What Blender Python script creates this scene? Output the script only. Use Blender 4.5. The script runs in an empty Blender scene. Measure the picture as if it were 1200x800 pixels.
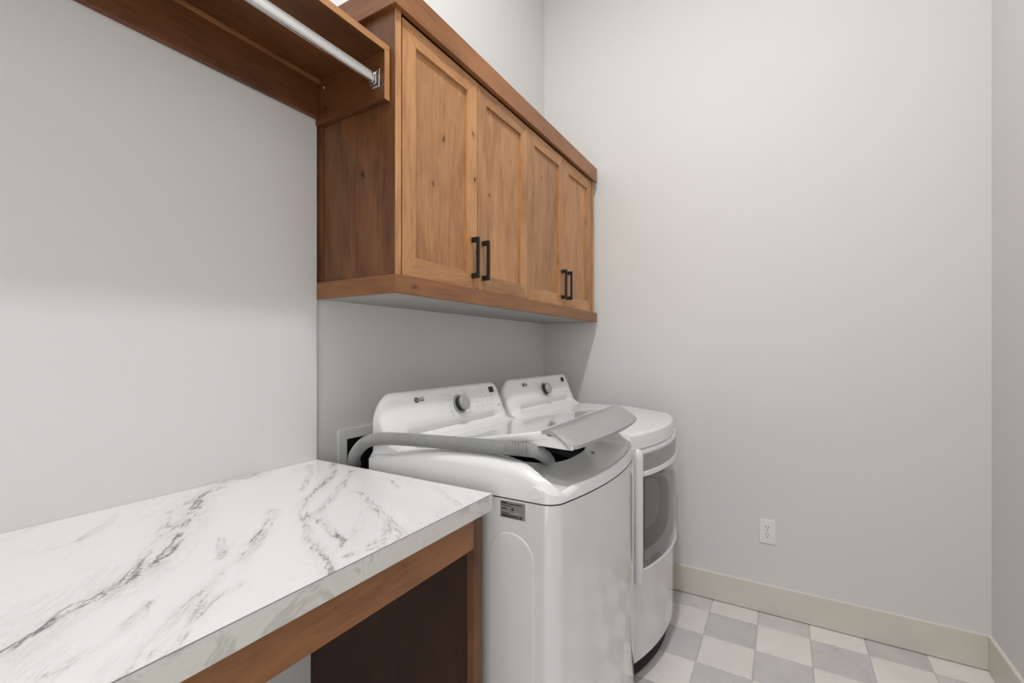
import bpy, bmesh, math, random
from mathutils import Vector, Matrix
random.seed(7)
S = bpy.context.scene
C = S.collection
PI = math.pi

# ------------------------------------------------------------------ camera
CAMH = 1.2523
cd = bpy.data.cameras.new('camera')
cam = bpy.data.objects.new('camera', cd); C.objects.link(cam)
cam.location = (0, 0, CAMH)
cam.rotation_euler = (PI / 2, 0, math.radians(30.765))
cd.sensor_fit = 'HORIZONTAL'; cd.sensor_width = 36.0
cd.lens = 36.0 * 532.7 / 1200
cd.shift_y = 9.4 / 1200
cd.clip_start = 0.02
S.camera = cam

# ------------------------------------------------------------------ world, lights, exposure
w = bpy.data.worlds.new('world'); S.world = w; w.use_nodes = True
w.node_tree.nodes['Background'].inputs[0].default_value = (0.9, 0.95, 1.0, 1)
w.node_tree.nodes['Background'].inputs[1].default_value = 0.3
S.view_settings.view_transform = 'Standard'
S.view_settings.look = 'None'
S.view_settings.gamma = 1.0
S.view_settings.use_curve_mapping = False
S.view_settings.exposure = 0.12

def area(name, loc, rot, sx, sy, power, col, shape='RECTANGLE'):
    l = bpy.data.lights.new(name, 'AREA'); l.shape = shape
    l.size = sx; l.size_y = sy; l.energy = power; l.color = col
    o = bpy.data.objects.new(name, l); C.objects.link(o)
    o.location = loc; o.rotation_euler = rot
    return o
LAMP = (-0.26, 0.885, 3.62)
area('ceiling_lamp_light', LAMP, (0, 0, 0), 0.10, 0.10, 27, (1.0, 0.992, 0.982), 'DISK')
area('doorway_fill_light', (0.1, -0.98, 1.15), (PI / 2, 0, 0), 0.95, 2.1, 10.5, (1.0, 0.99, 0.98))  # fill light added in the unseen doorway behind the camera
area('overhead_fill_light', (-0.35, -0.35, 3.62), (0, 0, 0), 0.3, 0.3, 10, (1.0, 0.992, 0.982), 'DISK')  # extra overhead fill, added to brighten the room; not a real fixture

# ------------------------------------------------------------------ helpers
def tag(o, label=None, cat=None, group=None, kind=None):
    if label: o['label'] = label
    if cat: o['category'] = cat
    if group: o['group'] = group
    if kind: o['kind'] = kind
    return o

def empty(name, loc, rz=0.0):
    o = bpy.data.objects.new(name, None); C.objects.link(o)
    o.location = loc; o.rotation_euler = (0, 0, rz); o.empty_display_size = 0.1
    return o

def obj(name, bm, mat, parent=None, smooth=False, loc=None, recalc=True):
    if recalc: bmesh.ops.recalc_face_normals(bm, faces=bm.faces)
    me = bpy.data.meshes.new(name); bm.to_mesh(me); bm.free()
    if mat: me.materials.append(mat)
    if smooth:
        for p in me.polygons: p.use_smooth = True
        try: me.set_sharp_from_angle(angle=math.radians(38))
        except Exception: pass
    o = bpy.data.objects.new(name, me); C.objects.link(o)
    if parent: o.parent = parent
    if loc: o.location = loc
    return o

def box(bm, lo, hi, bev=0.0, seg=2):
    r = bmesh.ops.create_cube(bm, size=1.0)
    vs = r['verts']
    for v in vs:
        v.co = Vector([(lo[i] + hi[i]) / 2 + v.co[i] * (hi[i] - lo[i]) for i in range(3)])
    if bev > 0:
        es = list({e for v in vs for e in v.link_edges})
        bmesh.ops.bevel(bm, geom=es, offset=bev, segments=seg, profile=0.5, affect='EDGES')
    return bm

def B(*args, **k):
    bm = bmesh.new(); box(bm, *args, **k); return bm

def prism(bm, pts, axis, a, b, bev=0.0):
    """polygon pts (2d) extruded along axis from a to b"""
    def mk(p, t):
        if axis == 'x': return (t, p[0], p[1])
        if axis == 'y': return (p[0], t, p[1])
        return (p[0], p[1], t)
    va = [bm.verts.new(mk(p, a)) for p in pts]
    vb = [bm.verts.new(mk(p, b)) for p in pts]
    n = len(pts)
    fs = [bm.faces.new(va), bm.faces.new(vb[::-1])]
    for i in range(n):
        fs.append(bm.faces.new((va[i], vb[i], vb[(i + 1) % n], va[(i + 1) % n])))
    if bev > 0:
        es = list(set(fs[0].edges) | set(fs[1].edges))
        bmesh.ops.bevel(bm, geom=es, offset=bev, segments=3, profile=0.5, affect='EDGES')
    return bm

def frame_from(n):
    n = Vector(n).normalized()
    a = Vector((0, 0, 1)) if abs(n.z) < 0.9 else Vector((1, 0, 0))
    u = n.cross(a).normalized(); v = n.cross(u)
    return u, v, n

def lathe(bm, base, n, prof, seg=32):
    """prof: list of (radius, height) along n from base; r=0 closes"""
    u, v, n = frame_from(n); base = Vector(base); rings = []
    for r, h in prof:
        if r <= 1e-7: rings.append([bm.verts.new(base + n * h)])
        else: rings.append([bm.verts.new(base + n * h + (u * math.cos(2 * PI * i / seg) + v * math.sin(2 * PI * i / seg)) * r) for i in range(seg)])
    for a, b in zip(rings, rings[1:]):
        for i in range(seg):
            j = (i + 1) % seg
            if len(a) == 1 and len(b) == 1: continue
            if len(a) == 1: bm.faces.new((a[0], b[i], b[j]))
            elif len(b) == 1: bm.faces.new((a[i], b[0], a[j]))
            else: bm.faces.new((a[i], b[i], b[j], a[j]))
    return bm

def catmull(pts, n):
    P = [Vector(p) for p in pts]; P = [2 * P[0] - P[1]] + P + [2 * P[-1] - P[-2]]
    out = []
    for i in range(1, len(P) - 2):
        for k in range(n):
            t = k / n
            a, b, c, d = P[i - 1:i + 3]
            out.append(0.5 * ((2 * b) + (c - a) * t + (2 * a - 5 * b + 4 * c - d) * t * t + (3 * b - a - 3 * c + d) * t ** 3))
    out.append(P[-2]); return out

def tube(bm, pts, rad, seg=16, caps=True):
    """rad(i, s) radius at arclength s"""
    rings = []; s = 0; pu = None
    for i, p in enumerate(pts):
        t = (pts[min(i + 1, len(pts) - 1)] - pts[max(i - 1, 0)]).normalized()
        if i: s += (p - pts[i - 1]).length
        if pu is None: pu = frame_from(t)[0]
        u = (pu - t * pu.dot(t)).normalized(); pu = u; v = t.cross(u)
        r = rad(s) if callable(rad) else rad
        rings.append([bm.verts.new(p + (u * math.cos(2 * PI * k / seg) + v * math.sin(2 * PI * k / seg)) * r) for k in range(seg)])
    for a, b in zip(rings, rings[1:]):
        for k in range(seg):
            j = (k + 1) % seg
            bm.faces.new((a[k], b[k], b[j], a[j]))
    if caps: bm.faces.new(rings[0]); bm.faces.new(rings[-1][::-1])
    return bm

# ------------------------------------------------------------------ materials
class N:
    def __init__(self, name):
        self.m = bpy.data.materials.new(name); self.m.use_nodes = True
        self.t = self.m.node_tree; self.b = self.t.nodes['Principled BSDF']
    def n(self, kind, **k):
        x = self.t.nodes.new(kind)
        for a, v in k.items(): setattr(x, a, v)
        return x
    def l(self, a, b): self.t.links.new(a, b)
    def math(self, op, a, b=None, clamp=False):
        x = self.n('ShaderNodeMath', operation=op); x.use_clamp = clamp
        for i, v in enumerate((a, b)):
            if v is None: continue
            if isinstance(v, (int, float)): x.inputs[i].default_value = v
            else: self.l(v, x.inputs[i])
        return x.outputs[0]
    def ramp(self, fac, stops):
        x = self.n('ShaderNodeValToRGB'); self.l(fac, x.inputs[0]); e = x.color_ramp.elements
        while len(e) < len(stops): e.new(0.5)
        for i, (p, c) in enumerate(stops):
            e[i].position = p
            e[i].color = (c, c, c, 1) if isinstance(c, (int, float)) else (*c, 1)
        return x.outputs[0]
    def noise(self, vec, scale, detail=3, rough=0.5, dist=0.0):
        x = self.n('ShaderNodeTexNoise'); x.inputs['Scale'].default_value = scale
        x.inputs['Detail'].default_value = detail; x.inputs['Roughness'].default_value = rough
        x.inputs['Distortion'].default_value = dist
        if vec is not None: self.l(vec, x.inputs['Vector'])
        return x.outputs['Fac']
    def mix(self, fac, a, b, mode='MIX'):
        x = self.n('ShaderNodeMix', data_type='RGBA', blend_type=mode)
        for s, v in ((x.inputs[0], fac), (x.inputs[6], a), (x.inputs[7], b)):
            if isinstance(v, (int, float)): s.default_value = v
            elif isinstance(v, tuple): s.default_value = (*v, 1)
            else: self.l(v, s)
        return x.outputs[2]
    def bump(self, h, strength, dist=0.001):
        x = self.n('ShaderNodeBump'); x.inputs['Strength'].default_value = strength
        x.inputs['Distance'].default_value = dist; self.l(h, x.inputs['Height'])
        self.l(x.outputs[0], self.b.inputs['Normal'])
    def coord(self, scale=(1, 1, 1), rnd=0.0):
        tc = self.n('ShaderNodeTexCoord'); v = tc.outputs['Object']
        if rnd:
            oi = self.n('ShaderNodeObjectInfo')
            va = self.n('ShaderNodeVectorMath', operation='ADD')
            m = self.math('MULTIPLY', oi.outputs['Random'], rnd)
            cb = self.n('ShaderNodeCombineXYZ')
            for i in range(3): self.l(m, cb.inputs[i])
            self.l(v, va.inputs[0]); self.l(cb.outputs[0], va.inputs[1]); v = va.outputs[0]
        mp = self.n('ShaderNodeMapping'); mp.inputs['Scale'].default_value = scale
        self.l(v, mp.inputs['Vector']); return mp.outputs[0]
    def set(self, col=None, rough=None, metal=None, coat=None, spec=None):
        i = self.b.inputs
        if col: i['Base Color'].default_value = (*col, 1)
        if rough is not None: i['Roughness'].default_value = rough
        if metal is not None: i['Metallic'].default_value = metal
        if coat is not None: i['Coat Weight'].default_value = coat; i['Coat Roughness'].default_value = 0.05
        if spec is not None: i['Specular IOR Level'].default_value = spec
        return self

def plain(name, col, rough=0.5, metal=0.0, coat=None, var=0.04, scale=8):
    m = N(name).set(col, rough, metal, coat)
    f = m.noise(m.coord(), scale, 3)
    k = m.ramp(f, [(0.3, 1 - var), (0.7, 1.0)])
    m.l(m.mix(1.0, col, k, 'MULTIPLY'), m.b.inputs['Base Color'])
    return m.m

def wall_mat(name, col):
    m = N(name).set(col, 0.75)
    co = m.coord()
    k = m.ramp(m.noise(co, 1.3, 4), [(0.3, 0.975), (0.7, 1.0)])
    m.l(m.mix(1.0, col, k, 'MULTIPLY'), m.b.inputs['Base Color'])
    h = m.noise(co, 60, 3, 0.55)
    h2 = m.noise(co, 14, 2, 0.5)
    m.bump(m.math('ADD', h, m.math('MULTIPLY', h2, 1.5)), 0.22, 0.0016)
    return m.m

def wood(name, axis, base, dark, knots=1.0, rough=0.42, nrm=0):
    """knotty alder, grain along axis (0,1,2)"""
    m = N(name).set(base, rough)
    sc = [9.0, 9.0, 9.0]; sc[axis] = 0.9
    co = m.coord(tuple(sc), 7.3)
    raw = m.coord((1, 1, 1), 7.3)
    warp = m.noise(raw, 2.4, 3)
    fine = m.noise(co, 9.0, 6, 0.7, 0.4)
    ssc = [2.2, 2.2, 2.2]; ssc[axis] = 0.7
    broad = m.noise(m.coord(tuple(ssc), 7.3), 2.2, 4, 0.55, 1.2)
    # cathedral rings
    wv = m.n('ShaderNodeTexNoise'); wv.inputs['Scale'].default_value = 1.0; wv.inputs['Detail'].default_value = 1.0
    rs = [2.6, 2.6, 2.6]; rs[axis] = 0.5; rs[nrm] = 0.4
    m.l(m.coord(tuple(rs), 7.3), wv.inputs['Vector'])
    ring = m.math('FRACT', m.math('MULTIPLY', m.math('ADD', wv.outputs['Fac'], m.math('MULTIPLY', warp, 0.10)), 12.0))
    ring = m.ramp(ring, [(0.0, 0.0), (0.78, 0.25), (0.92, 1.0), (1.0, 0.0)])
    t = m.math('ADD', m.math('MULTIPLY', fine, 0.55), m.math('MULTIPLY', broad, 0.6))
    c = m.ramp(t, [(0.40, dark), (0.55, tuple((a + b * 1.6) / 2.6 for a, b in zip(dark, base))), (0.68, base), (0.82, tuple(x * 1.12 for x in base))])
    c = m.mix(m.math('MULTIPLY', ring, 0.17), c, tuple(x * 0.72 for x in dark))
    # knots
    ks = [6.6, 6.6, 6.6]; ks[axis] = 4.2; ks[nrm] = 0.05
    vo = m.n('ShaderNodeTexVoronoi'); vo.inputs['Scale'].default_value = 1.0; vo.voronoi_dimensions = '2D'
    va = m.n('ShaderNodeVectorMath', operation='ADD')
    kc = m.coord(tuple(ks), 7.3); nz = m.n('ShaderNodeTexNoise'); nz.inputs['Scale'].default_value = 9.0
    m.l(kc, nz.inputs['Vector'])
    vs = m.n('ShaderNodeVectorMath', operation='SCALE'); vs.inputs['Scale'].default_value = 0.14
    m.l(nz.outputs['Color'], vs.inputs[0]); m.l(kc, va.inputs[0]); m.l(vs.outputs[0], va.inputs[1])
    sx_ = m.n('ShaderNodeSeparateXYZ'); cx_ = m.n('ShaderNodeCombineXYZ'); m.l(va.outputs[0], sx_.inputs[0])
    for q, ax_ in enumerate([i for i in range(3) if i != nrm]): m.l(sx_.outputs[ax_], cx_.inputs[q])
    m.l(cx_.outputs[0], vo.inputs['Vector'])
    sep = m.n('ShaderNodeSeparateColor'); m.l(vo.outputs['Color'], sep.inputs[0])
    size = m.math('MULTIPLY', m.math('GREATER_THAN', sep.outputs[0], 0.62), m.math('ADD', m.math('MULTIPLY', sep.outputs[1], 0.045), 0.018))
    kn = m.math('SUBTRACT', 1.0, m.math('DIVIDE', vo.outputs['Distance'], m.math('ADD', size, 0.0001)), True)
    halo = m.math('SUBTRACT', 1.0, m.math('DIVIDE', vo.outputs['Distance'], m.math('ADD', m.math('MULTIPLY', size, 3.2), 0.0001)), True)
    c = m.mix(m.math('MULTIPLY', halo, 0.40 * knots), c, tuple(x * 0.8 for x in dark))
    c = m.mix(m.math('MULTIPLY', m.math('MULTIPLY', kn, 2.0, True), 0.85 * knots, True), c, (dark[0] * 0.14, dark[1] * 0.09, dark[2] * 0.07))
    oi = m.n('ShaderNodeObjectInfo')
    c = m.mix(1.0, c, m.ramp(oi.outputs['Random'], [(0.0, 0.86), (1.0, 1.08)]), 'MULTIPLY')
    m.l(c, m.b.inputs['Base Color'])
    m.bump(fine, 0.08, 0.0006)
    return m.m

WB, WD = (0.55, 0.275, 0.115), (0.27, 0.112, 0.038)
wood_z = wood('alder_vertical_grain', 2, WB, WD)
wood_y = wood('alder_lengthwise_grain', 1, WB, WD)
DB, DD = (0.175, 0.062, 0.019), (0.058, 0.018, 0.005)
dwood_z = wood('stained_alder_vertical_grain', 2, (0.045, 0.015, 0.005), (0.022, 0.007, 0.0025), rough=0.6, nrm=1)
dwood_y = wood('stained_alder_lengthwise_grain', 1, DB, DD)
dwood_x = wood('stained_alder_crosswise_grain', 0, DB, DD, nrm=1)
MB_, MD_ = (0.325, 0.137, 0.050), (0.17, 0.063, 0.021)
mwood_z = wood('shaded_brown_alder_vertical_grain', 2, (0.205, 0.08, 0.028), (0.075, 0.026, 0.009), nrm=1)  # darker alder: shade on the cabinet's near side is put into the colour
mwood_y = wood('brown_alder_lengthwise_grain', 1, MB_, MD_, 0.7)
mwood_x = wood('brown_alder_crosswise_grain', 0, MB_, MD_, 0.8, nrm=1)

M_wall = wall_mat('painted_drywall', (0.73, 0.727, 0.715))
M_ceil = plain('ceiling_paint', (0.85, 0.85, 0.84), 0.8)
M_trim = plain('baseboard_paint', (0.70, 0.665, 0.60), 0.4)
M_caulk = plain('baseboard_top_edge_paint', (0.8, 0.77, 0.72), 0.4)
M_enamel = plain('white_enamel', (0.72, 0.715, 0.71), 0.09, coat=0.8, var=0.015)
M_plastic = plain('white_gloss_plastic', (0.82, 0.82, 0.82), 0.22, coat=0.3, var=0.015)
M_groove = plain('console_step_plastic', (0.62, 0.62, 0.63), 0.3, var=0.02)
M_silver = plain('satin_silver_plastic', (0.40, 0.40, 0.398), 0.36, metal=0.3, var=0.04)
M_band = plain('silver_grey_band', (0.36, 0.36, 0.365), 0.3, metal=0.5)
M_chrome = plain('chrome', (0.82, 0.82, 0.82), 0.14, metal=1.0, var=0.02)
M_black = plain('matt_black_metal', (0.004, 0.004, 0.004), 0.55)
M_lining = plain('grey_laminate_lining', (0.44, 0.43, 0.41), 0.6)
M_dark = plain('dark_plastic', (0.03, 0.03, 0.032), 0.45)
M_seam = plain('seam_shadow_gap', (0.2, 0.2, 0.2), 0.7)
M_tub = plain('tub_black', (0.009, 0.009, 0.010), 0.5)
M_toe = plain('toe_kick_black', (0.012, 0.009, 0.008), 0.8)
M_print = plain('grey_print', (0.38, 0.38, 0.39), 0.5)
M_printl = plain('light_grey_print', (0.62, 0.62, 0.63), 0.5)
M_logo = plain('logo_print', (0.08, 0.08, 0.085), 0.4)
M_label = plain('label_grey', (0.24, 0.24, 0.24), 0.35)
M_labeld = plain('label_ink', (0.035, 0.035, 0.035), 0.4)
M_labell = plain('label_pale_ink', (0.5, 0.5, 0.5), 0.4)
M_hose = plain('grey_corrugated_plastic', (0.36, 0.36, 0.35), 0.38, var=0.1, scale=20)
M_collar = plain('dark_grey_tape', (0.2, 0.2, 0.2), 0.35)
M_tape = plain('pale_blue_tape', (0.42, 0.56, 0.74), 0.35)
M_steel = plain('steel_drum', (0.45, 0.45, 0.46), 0.25, metal=1.0)
M_outlet = plain('outlet_plastic', (0.83, 0.82, 0.80), 0.35, var=0.01)
M_boxw = plain('box_frame_plastic', (0.84, 0.83, 0.81), 0.4)
M_boxd = plain('box_interior', (0.022, 0.024, 0.028), 0.5)
M_grout = plain('grout', (0.66, 0.635, 0.58), 0.8)

gl = N('lid_glass').set((0.93, 0.95, 0.96), 0.03)
gl.b.inputs['Transmission Weight'].default_value = 0.55
gl.b.inputs['IOR'].default_value = 1.5
gl.b.inputs['Specular IOR Level'].default_value = 0.8
gl.l(gl.ramp(gl.noise(gl.coord(), 4, 2), [(0.3, (0.90, 0.91, 0.92)), (0.7, (0.95, 0.96, 0.96))]), gl.b.inputs['Base Color'])
M_glass = gl.m
dg = N('dark_door_glass').set((0.028, 0.028, 0.026), 0.06, coat=1.0)
dg.l(dg.ramp(dg.noise(dg.coord(), 3, 2), [(0.3, (0.035, 0.035, 0.032)), (0.7, (0.042, 0.042, 0.038))]), dg.b.inputs['Base Color'])
M_dglass = dg.m

def tile_mat(name, a, b):
    m = N(name).set(a, 0.33)
    co = m.coord((1, 1, 1), 9.1)
    f = m.noise(co, 5.5, 5, 0.6, 0.6)
    c = m.ramp(f, [(0.3, a), (0.72, b)])
    oi = m.n('ShaderNodeObjectInfo')
    k = m.ramp(oi.outputs['Random'], [(0.0, 0.93), (1.0, 1.04)])
    c = m.mix(1.0, c, k, 'MULTIPLY')
    m.l(c, m.b.inputs['Base Color'])
    m.l(m.ramp(m.noise(co, 9, 3), [(0.3, 0.26), (0.7, 0.42)]), m.b.inputs['Roughness'])
    m.bump(m.noise(co, 30, 3), 0.1, 0.0008)
    return m.m
M_tl = tile_mat('pale_tile', (0.80, 0.77, 0.725), (0.88, 0.855, 0.81))
M_tg = tile_mat('grey_tile', (0.59, 0.57, 0.565), (0.72, 0.695, 0.685))

# ------------------------------------------------------------------ room shell
XL, XJ, XR = -1.234, -1.249, 0.701
YB, YR, HC = 2.481, -0.95, 3.65
JOG = 0.896

def structure(name, bm, mat, parent=None, **k):
    o = obj(name, bm, mat, parent, **k)
    if parent is None: o['kind'] = 'structure'
    return o

# left wall, with the little jog behind the washer and the hole for the outlet box
HB = (0.981, 1.235, 0.76, 0.989)         # y0 y1 z0 z1 outer frame of the box
hy0, hy1, hz0, hz1 = HB[0] + .022, HB[1] - .022, HB[2] + .022, HB[3] - .022
bm = bmesh.new()
box(bm, (XL - .12, YR, 0), (XL, JOG, HC))
box(bm, (XJ - .105, JOG, 0), (XJ, hy0, HC))
box(bm, (XJ - .105, hy1, 0), (XJ, YB + .1, HC))
box(bm, (XJ - .105, hy0, 0), (XJ, hy1, hz0))
box(bm, (XJ - .105, hy0, hz1), (XJ, hy1, HC))
structure('wall_left', bm, M_wall)
structure('wall_back', B((XJ - .1, YB, 0), (XR + .1, YB + .1, HC)), M_wall)
structure('wall_right', B((XR, YR - .1, 0), (XR + .1, YB + .1, HC)), M_wall)
bm = bmesh.new()
box(bm, (XL - .1, YR - .1, 0), (-0.38, YR, HC)); box(bm, (0.58, YR - .1, 0), (XR + .1, YR, HC))
box(bm, (-0.38, YR - .1, 2.2), (0.58, YR, HC))
structure('wall_front', bm, M_wall)
structure('ceiling', B((XL - .15, YR - .1, HC), (XR + .1, YB + .1, HC + .1)), M_ceil)

# floor of chequered tiles
fl = structure('floor', B((XJ - .1, YR - .1, -.06), (XR + .1, YB + .1, -.004)), M_grout)
P = .2015; G = .0016
tile_cache = {}
def tile(x0, x1, y0, y1, dark):
    x0 = max(x0 + G, XJ + .002); x1 = min(x1 - G, XR - .002)
    y0 = max(y0 + G, YR + .002); y1 = min(y1 - G, YB - .002)
    if x1 - x0 < .01 or y1 - y0 < .01: return
    sx, sy = round(x1 - x0, 4), round(y1 - y0, 4)
    key = (sx, sy, dark)
    if key not in tile_cache:
        bm = B((-sx / 2, -sy / 2, -.01), (sx / 2, sy / 2, 0), bev=.0012, seg=1)
        o = obj('tile', bm, M_tg if dark else M_tl, fl); tile_cache[key] = o.data
    else:
        o = bpy.data.objects.new('tile', tile_cache[key]); C.objects.link(o); o.parent = fl
    o.location = ((x0 + x1) / 2, (y0 + y1) / 2, 0)
for i in range(-6, 7):
    for j in range(-18, 3):
        x0 = -.300 + i * P; y0 = 2.149 + j * P
        tile(x0, x0 + P, y0, y0 + P, (i + j) % 2 == 0)

# baseboards: flat board, paler top edge
def baseboard(name, lo, hi):
    o = structure(name, B(lo, hi, bev=.0012, seg=1), M_trim)
    lo2 = (lo[0], lo[1], hi[2] - .0005); hi2 = (hi[0], hi[1], hi[2] + .0025)
    obj('caulk_line', B(lo2, hi2), M_caulk, o)
baseboard('baseboard_back', (XJ, YB - .013, .0035), (XR, YB, .134))
baseboard('baseboard_right', (XR - .013, YR, .0035), (XR, YB - .013, .134))

# flush ceiling lamp
lampt = empty('ceiling_light', (LAMP[0], LAMP[1], HC))
tag(lampt, 'small round recessed ceiling lamp with white trim ring above the room', 'ceiling light')
bm = bmesh.new(); lathe(bm, (0, 0, 0), (0, 0, -1), [(.085, 0), (.085, .006), (.06, .012), (.056, 0.004)], 40)
obj('trim_ring', bm, M_plastic, lampt, smooth=True)

# ------------------------------------------------------------------ wall cabinet
cab = empty('wall_cabinet', (0, 0, 0))
tag(cab, 'knotty wooden four-door wall cabinet with black pulls above the laundry machines', 'cabinet')
FX = -.917                       # door face plane
CY0, CY1 = .912, 2.440
CZ0, CZ1 = 1.408, 2.272
SX = XJ + .001
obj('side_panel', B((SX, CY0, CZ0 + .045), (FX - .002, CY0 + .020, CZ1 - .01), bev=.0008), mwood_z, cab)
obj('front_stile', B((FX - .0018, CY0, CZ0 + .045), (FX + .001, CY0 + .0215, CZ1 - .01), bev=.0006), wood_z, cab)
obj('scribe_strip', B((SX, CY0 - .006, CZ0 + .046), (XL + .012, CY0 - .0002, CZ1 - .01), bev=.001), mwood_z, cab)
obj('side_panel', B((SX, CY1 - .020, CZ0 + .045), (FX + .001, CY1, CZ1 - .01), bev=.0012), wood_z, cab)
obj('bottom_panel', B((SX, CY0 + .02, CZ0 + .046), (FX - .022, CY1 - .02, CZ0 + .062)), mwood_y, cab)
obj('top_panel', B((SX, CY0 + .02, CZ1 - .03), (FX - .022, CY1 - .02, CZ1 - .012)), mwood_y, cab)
obj('back_panel', B((SX, CY0 + .02, CZ0 + .062), (SX + .008, CY1 - .02, CZ1 - .03)), mwood_z, cab)
def ring_trim(name, z0, z1, off, mat_y, mat_x):
    a, b, f = CY0 - off, CY1 + min(off, .012), FX + off
    t = .018
    # mitred at the near corner
    bm = bmesh.new(); prism(bm, [(f, a), (f, b), (f - t, b), (f - t, a + t)], 'z', z0, z1, .0012)
    obj(name, bm, mat_y, cab)
    bm = bmesh.new(); prism(bm, [(f, a), (f - t, a + t), (XL + .0005, a + t), (XL + .0005, a)], 'z', z0, z1, .0012)
    obj(name, bm, mat_x, cab)
    obj(name, B((SX, b - t, z0), (f - t, b, z1), bev=.0012), mat_x, cab)
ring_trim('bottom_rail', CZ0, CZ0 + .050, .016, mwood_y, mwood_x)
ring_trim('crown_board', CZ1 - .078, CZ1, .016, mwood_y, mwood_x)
obj('bottom_lining', B((SX, CY0 + .003, CZ0 + .001), (FX - .003, CY1 - .007, CZ0 + .044)), M_lining, cab)

DW = .367; DY0 = .9375; DZ0, DZ1 = 1.4615, 2.186
def cab_door(y0, handed):
    """origin at lower left of the door face"""
    w_, h_ = DW - .0032, DZ1 - DZ0
    s = .056; t = .020
    d = obj('door', B((-.015, s - .006, s - .006), (-.0085, w_ - s + .006, h_ - s + .006)), wood_z, cab)
    d.location = (FX, y0 + .0016, DZ0)
    def piece(name, pts, mat):
        bm = bmesh.new(); prism(bm, pts, 'x', -t, 0, .0014); obj(name, bm, mat, d)
    g = .0002
    piece('stile', [(0, g), (s, s + g), (s, h_ - s - g), (0, h_ - g)], wood_z)
    piece('stile', [(w_, g), (w_, h_ - g), (w_ - s, h_ - s - g), (w_ - s, s + g)], wood_z)
    piece('rail', [(g, 0), (w_ - g, 0), (w_ - s - g, s), (s + g, s)], wood_y)
    piece('rail', [(g, h_), (s + g, h_ - s), (w_ - s - g, h_ - s), (w_ - g, h_)], wood_y)
    hy = w_ - .030 if handed > 0 else .030
    bm = bmesh.new(); hz = .035; H = .140
    box(bm, (.020, hy - .005, hz), (.0295, hy + .005, hz + H), bev=.0008)
    box(bm, (0, hy - .0055, hz), (.0235, hy + .0055, hz + .017), bev=.0008)
    box(bm, (0, hy - .0055, hz + H - .017), (.0235, hy + .0055, hz + H), bev=.0008)
    o = obj('handle', bm, M_black, d); o['label'] = 'black square bar pull'
for i in range(4): cab_door(DY0 + i * DW, 1 if i % 2 == 0 else -1)

# ------------------------------------------------------------------ shelf with cleat and hanging rod
sh = empty('closet_shelf', (0, 0, 0))
tag(sh, 'dark brown wooden wall shelf with back cleat and end panel left of the cabinet', 'shelf')
SF = -.937; SY0 = YR + .002; SY1 = .9085
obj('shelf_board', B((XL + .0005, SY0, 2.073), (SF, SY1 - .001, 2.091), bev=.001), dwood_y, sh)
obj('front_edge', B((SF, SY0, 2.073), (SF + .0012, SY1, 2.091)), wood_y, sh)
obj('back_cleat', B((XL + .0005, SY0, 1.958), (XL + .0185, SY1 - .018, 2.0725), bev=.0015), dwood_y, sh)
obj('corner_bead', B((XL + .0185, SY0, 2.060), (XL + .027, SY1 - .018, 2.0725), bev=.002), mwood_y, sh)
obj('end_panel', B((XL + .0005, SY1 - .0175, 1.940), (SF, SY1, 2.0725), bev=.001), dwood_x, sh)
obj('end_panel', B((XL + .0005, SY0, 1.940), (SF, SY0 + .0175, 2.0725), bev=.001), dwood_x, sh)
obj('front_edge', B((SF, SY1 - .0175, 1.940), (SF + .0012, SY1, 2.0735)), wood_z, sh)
bm = bmesh.new(); lathe(bm, (-1.195, SY1 - .0178, 2.045), (0, -1, 0), [(.0045, 0), (.004, .0015), (0, .002)], 12)
obj('screw_head', bm, M_chrome, sh)

rod = empty('hanging_rod', (0, 0, 0))
tag(rod, 'shiny chrome oval hanging rod running under the brown wooden shelf', 'rod')
RX, RZ = -.968, 2.000
bm = bmesh.new(); n = 20
pts = []
for i in range(n):
    a = 2 * PI * i / n
    pts.append((RX + .0074 * math.cos(a), RZ + (.0070 if True else 0) * math.sin(a) + (.0085 if math.sin(a) >= 0 else -.0085)))
prism(bm, pts, 'y', SY0 + .020, SY1 - .020)
obj('tube', bm, M_chrome, rod, smooth=True)
for yy, d in ((SY1 - .0178, -1), (SY0 + .0178, 1)):
    bm = bmesh.new()
    # U-shaped holder: plate and two lips round the rod
    y2 = yy + d * .003; y3 = yy + d * .014
    lo, hi = min(yy, y2), max(yy, y2)
    box(bm, (RX - .014, lo, RZ - .024), (RX + .014, hi, RZ + .026), bev=.001)
    lo, hi = min(y2, y3), max(y2, y3)
    box(bm, (RX - .0125, lo, RZ - .021), (RX - .009, hi, RZ + .012), bev=.0008)
    box(bm, (RX + .009, lo, RZ - .021), (RX + .0125, hi, RZ + .012), bev=.0008)
    box(bm, (RX - .0125, lo, RZ - .0215), (RX + .0125, hi, RZ - .0175), bev=.0008)
    lathe(bm, (RX, yy + d * .003, RZ + .0205), (0, d, 0), [(.004, 0), (.0035, .0015), (0, .002)], 12)
    obj('socket', bm, M_chrome, rod)

# ------------------------------------------------------------------ counter
ct = empty('folding_counter_base', (0, 0, 0))
tag(ct, 'brown wooden apron and end panels carrying the marble-look worktop', 'counter base')
AX = -.613
obj('apron', B((AX - .019, -.62, .792), (AX, .857, .8755), bev=.001), mwood_y, ct)
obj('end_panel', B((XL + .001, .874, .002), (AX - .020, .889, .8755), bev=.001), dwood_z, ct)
obj('stile', B((AX - .019, .8572, .002), (AX + .0005, .892, .8755), bev=.0012), mwood_z, ct)
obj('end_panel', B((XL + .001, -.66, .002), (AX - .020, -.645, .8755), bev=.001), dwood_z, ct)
obj('stile', B((AX - .019, -.66, .002), (AX + .0005, -.6202, .8755), bev=.0012), mwood_z, ct)
obj('wall_cleat', B((XL + .001, -.64, .80), (XL + .02, .873, .8755), bev=.001), dwood_y, ct)

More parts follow.
